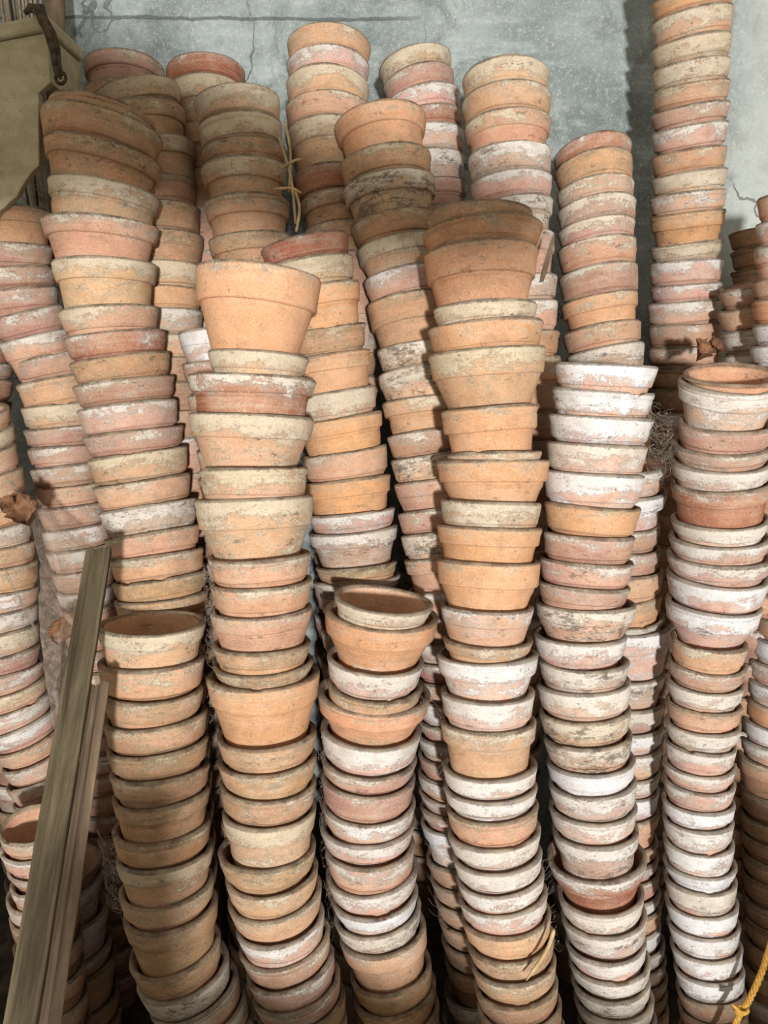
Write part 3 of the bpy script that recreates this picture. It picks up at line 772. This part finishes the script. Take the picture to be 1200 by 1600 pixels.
# ------------------------------------------------------------ straw, leaves
GS = 'dry straw stems caught between the back stacks'
straws = [((436, 215), (462, 350), 1.27, 'long dry straw stem standing between two back stacks'),
          ((445, 190), (452, 300), 1.29, 'dry straw stem bent behind the short back stack'),
          ((428, 296), (470, 302), 1.27, 'dry straw stem lying level across the back gap'),
          ((440, 262), (472, 250), 1.26, 'short dry straw stem sticking sideways from back gap'),
          ((462, 300), (463, 362), 1.25, 'upright dry straw stem above the red topped stack')]
for (a, b, Y, lab) in straws:
    p, q = at(*a, Y), at(*b, Y - .015)
    mid = p.lerp(q, .5) + Vector((.006, -.004, .004))
    V, Fc = tube(smooth_path([p, mid, q], 6), .0022, 6)
    o = mesh_obj('straw_stem', V, Fc, M_STRAW); tag(o, lab, 'straw', GS)
p, q = at(866, 1452, .885), at(822, 1532, .86)
V, Fc = tube(smooth_path([p, p.lerp(q, .4) + Vector((.003, -.004, 0)), q], 6), [.001] + [.0028] * 9 + [.0018] * 2 + [.0008], 6)
o = mesh_obj('straw_stem', V, Fc, M_STRAW); tag(o, 'pale broken straw stem stuck across the tall front stack, low down', 'straw')
p, q = at(866, 366, 1.16), at(846, 440, 1.12)
dv = (q - p).normalized(); sx = Vector((.0042, 0, .001)); sy = dv.cross(sx).normalized() * .0012
V = [c_ + sx * u_ * k_ + sy * v_ for c_, k_ in ((p, .25), (p.lerp(q, .2), .8), (p.lerp(q, .8), 1.), (q, .7)) for u_, v_ in ((-1, -1), (1, -1), (1, 1), (-1, 1))]
Fc = [(i * 4 + j, i * 4 + (j + 1) % 4, i * 4 + 4 + (j + 1) % 4, i * 4 + 4 + j) for i in range(3) for j in range(4)] + [(3, 2, 1, 0), (12, 13, 14, 15)]
o = mesh_obj('wood_sliver', V, Fc, M_POST2, smooth=False); tag(o, 'thin weathered wooden sliver stuck beside the top of the tall front stack', 'sliver')

def leaf(c, size, nrm, curl, lab, rot):
    V = []; Fc = []; n = 10; m = 14
    nrm = Vector(nrm).normalized(); x = nrm.orthogonal().normalized(); y = nrm.cross(x)
    x, y = x * math.cos(rot) + y * math.sin(rot), y * math.cos(rot) - x * math.sin(rot)
    for side in (0, 1):
        for i in range(m + 1):
            f = i / m; wd = size * .42 * math.sin(math.pi * min(1, f * .93 + .05)) * (1 + .18 * math.sin(f * 31))
            for j in range(n + 1):
                g_ = j / n * 2 - 1
                h = curl * size * (g_ * g_ * .8 + .35 * math.sin(f * 5 + g_ * 2) + .1 * math.sin(g_ * 9 + f * 14)) - side * .0007
                V.append(Vector(c) + x * (size * (f - .5)) + y * (wd * g_) + nrm * h)
    w = n + 1; b = (m + 1) * w
    for i in range(m):
        for j in range(n):
            q = i * w + j
            Fc.append((q, q + 1, q + w + 1, q + w)); Fc.append((b + q + w, b + q + w + 1, b + q + 1, b + q))
    o = mesh_obj('dead_leaf', V, Fc, M_LEAF)
    tag(o, lab, 'leaf')
leaf(at(96, 985, 1.075), .040, (.3, -1, .25), .35, 'curled brown dead leaf hanging in cobweb left of post', .6)
leaf(at(36, 796, 1.08), .050, (.2, -1, .35), .5, 'large curled brown leaf caught in cobweb at left edge', 1.1)
leaf(at(14, 786, 1.075), .026, (.1, -1, .2), .4, 'small dark dead leaf beside the large curled leaf at left', .2)
leaf(at(1098, 548, 1.24), .040, (0, -.8, .6), .45, 'crumpled dark leaf behind the open pot at front right', .1)
leaf(at(1118, 543, 1.235), .024, (.2, -.9, .4), .5, 'small twisted dry leaf beside the crumpled dark leaf', 1.3)

# ------------------------------------------------------------------ cobwebs
def cobweb(lab, anchors_a, anchors_b, count, seed, fuzz=.006, r=.00015):
    count = int(count * .45)
    rr = random.Random(seed); V = []; Fc = []
    def pick(A, t=None):
        f = (rr.random() if t is None else max(0, min(.999, t))) * (len(A) - 1); i = int(f)
        return A[i].lerp(A[min(i + 1, len(A) - 1)], f - i)
    for k in range(count):
        t = rr.random(); a, b = pick(anchors_a, t), pick(anchors_b, t + rr.uniform(-.09, .09))
        P = []
        for q in range(7):
            f = q / 6; sg = 4 * f * (1 - f)
            P.append(a.lerp(b, f) + Vector((rr.uniform(-1, 1), rr.uniform(-1, 1), rr.uniform(-1, 1))) * fuzz * (.3 + sg) * .5 - Vector((0, 0, fuzz * sg)))
        tube(P, r * rr.uniform(.6, 1.5), 3, False, V, Fc)
    for k in range(count // 2):
        t = rr.random(); c = pick(anchors_a, t).lerp(pick(anchors_b, t), rr.random())
        s_ = rr.uniform(.0004, .0011)
        tube([c - Vector((s_, 0, 0)), c, c + Vector((s_, 0, s_))], [s_ * .3, s_, s_ * .3], 4, True, V, Fc)
    o = mesh_obj('cobweb', V, Fc, M_WEB); tag(o, lab, 'cobweb', kind='stuff')
def veil(parent_lab, grid, seed):
    rr = random.Random(seed); V = []; Fc = []
    n = len(grid); m = len(grid[0])
    S = 6
    rows = []
    for i in range((n - 1) * S + 1):
        a = i / S; i0 = min(int(a), n - 2); fa = a - i0
        for j in range((m - 1) * S + 1):
            b = j / S; j0 = min(int(b), m - 2); fb = b - j0
            p = grid[i0][j0].lerp(grid[i0][j0 + 1], fb).lerp(grid[i0 + 1][j0].lerp(grid[i0 + 1][j0 + 1], fb), fa)
            V.append(p + Vector((rr.uniform(-1, 1), rr.uniform(-1, 1), rr.uniform(-1, 1))) * .0015)
    w = (m - 1) * S + 1
    for i in range((n - 1) * S):
        for j in range(w - 1):
            q = i * w + j; Fc.append((q, q + 1, q + w + 1, q + w))
    o = mesh_obj('cobweb', V, Fc, M_VEIL); tag(o, parent_lab, 'cobweb', kind='stuff')
veil('brown dusty cobweb sheet hung between left stacks and wooden post',
     [[at(38, 775, 1.10), at(58, 782, 1.13), at(84, 800, 1.15)], [at(62, 880, 1.08), at(92, 890, 1.10), at(122, 905, 1.05)], [at(60, 960, 1.06), at(95, 970, 1.08), at(122, 985, .985)],
      [at(70, 1060, 1.045), at(92, 1060, 1.04), at(108, 1060, .935)], [at(84, 1140, 1.02), at(90, 1140, 1.0), at(94, 1140, .89)]], 5)
cobweb('fuzzy cobweb strands slung from left edge stack to pink stack', [at(0, 735, 1.06), at(30, 772, 1.06)], [at(95, 815, 1.12), at(140, 868, 1.15)], 40, 2, .006)
cobweb('grey cobweb threads crossing the lowest left edge pots', [at(0, 880, 1.04), at(20, 905, 1.04)], [at(55, 980, 1.045), at(62, 1000, 1.045)], 26, 3, .004)
cobweb('matted cobweb left of the stack by the post', [at(150, 1290, .98), at(165, 1380, .98)], [at(185, 1320, .90), at(192, 1440, .90)], 110, 4, .012)
cobweb('cobweb tuft between white splashed stack and open topped stack', [at(1012, 615, 1.05), at(1016, 680, 1.05), at(1010, 740, 1.1)], [at(1050, 640, 1.06), at(1052, 690, 1.05), at(1048, 735, 1.05)], 130, 5, .012)
cobweb('cobweb fringe between the two front left stacks', [at(318, 880, .98), at(322, 960, .97), at(328, 1130, .95)], [at(332, 880, .96), at(335, 960, .95), at(338, 1120, .94)], 120, 6, .009)
cobweb('thin cobweb threads in the gap low right of centre', [at(840, 1340, .99), at(845, 1440, .99), at(866, 1470, .97)], [at(862, 1330, .98), at(868, 1440, .97), at(878, 1490, .95)], 60, 7, .006)
cobweb('cobweb wisps between the centre low stack and tall stack', [at(655, 1060, 1.0), at(660, 1250, 1.0), at(670, 1420, 1.0)], [at(690, 1080, .98), at(694, 1260, .97), at(712, 1450, .96)], 50, 8, .006)
cobweb('cobweb wisps between lower front left stack and low centre stack', [at(497, 1150, .97), at(500, 1300, .97), at(515, 1480, .96)], [at(508, 1150, .98), at(508, 1300, .97), at(525, 1480, .96)], 60, 9, .006)
cobweb('cobweb threads spun under the cream painted box', [at(40, 285, 1.225), at(58, 262, 1.225)], [at(70, 310, 1.22), at(72, 290, 1.22)], 16, 10, .004)

# -------------------------------------------------------------- light, lens
cam = bpy.data.cameras.new('camera'); co = bpy.data.objects.new('camera', cam); COL.objects.link(co)
cam.sensor_fit = 'VERTICAL'; cam.sensor_height = 36; cam.sensor_width = 27
cam.lens = 36 * F / 1600
cam.clip_start = .02
co.rotation_euler = (math.pi / 2 - PITCH, 0, 0)
scene.camera = co
sun = bpy.data.lights.new('daylight', 'AREA'); so = bpy.data.objects.new('daylight', sun); COL.objects.link(so)
sun.shape = 'DISK'; sun.size = LAMP_SIZE; sun.energy = LAMP_E; sun.color = SUN_C
so.location = LAMP
so.rotation_euler = (Vector((.0, 1.15, -.15)) - Vector(LAMP)).to_track_quat('-Z', 'Y').to_euler()
wd = bpy.data.worlds.new('sky'); scene.world = wd; wd.use_nodes = True
bg = wd.node_tree.nodes['Background']; bg.inputs[0].default_value = SKY_C; bg.inputs[1].default_value = SKY_E
scene.view_settings.view_transform = 'Standard'; scene.view_settings.look = 'None'
scene.view_settings.gamma = 1; scene.view_settings.use_curve_mapping = False
scene.view_settings.exposure = EXPO
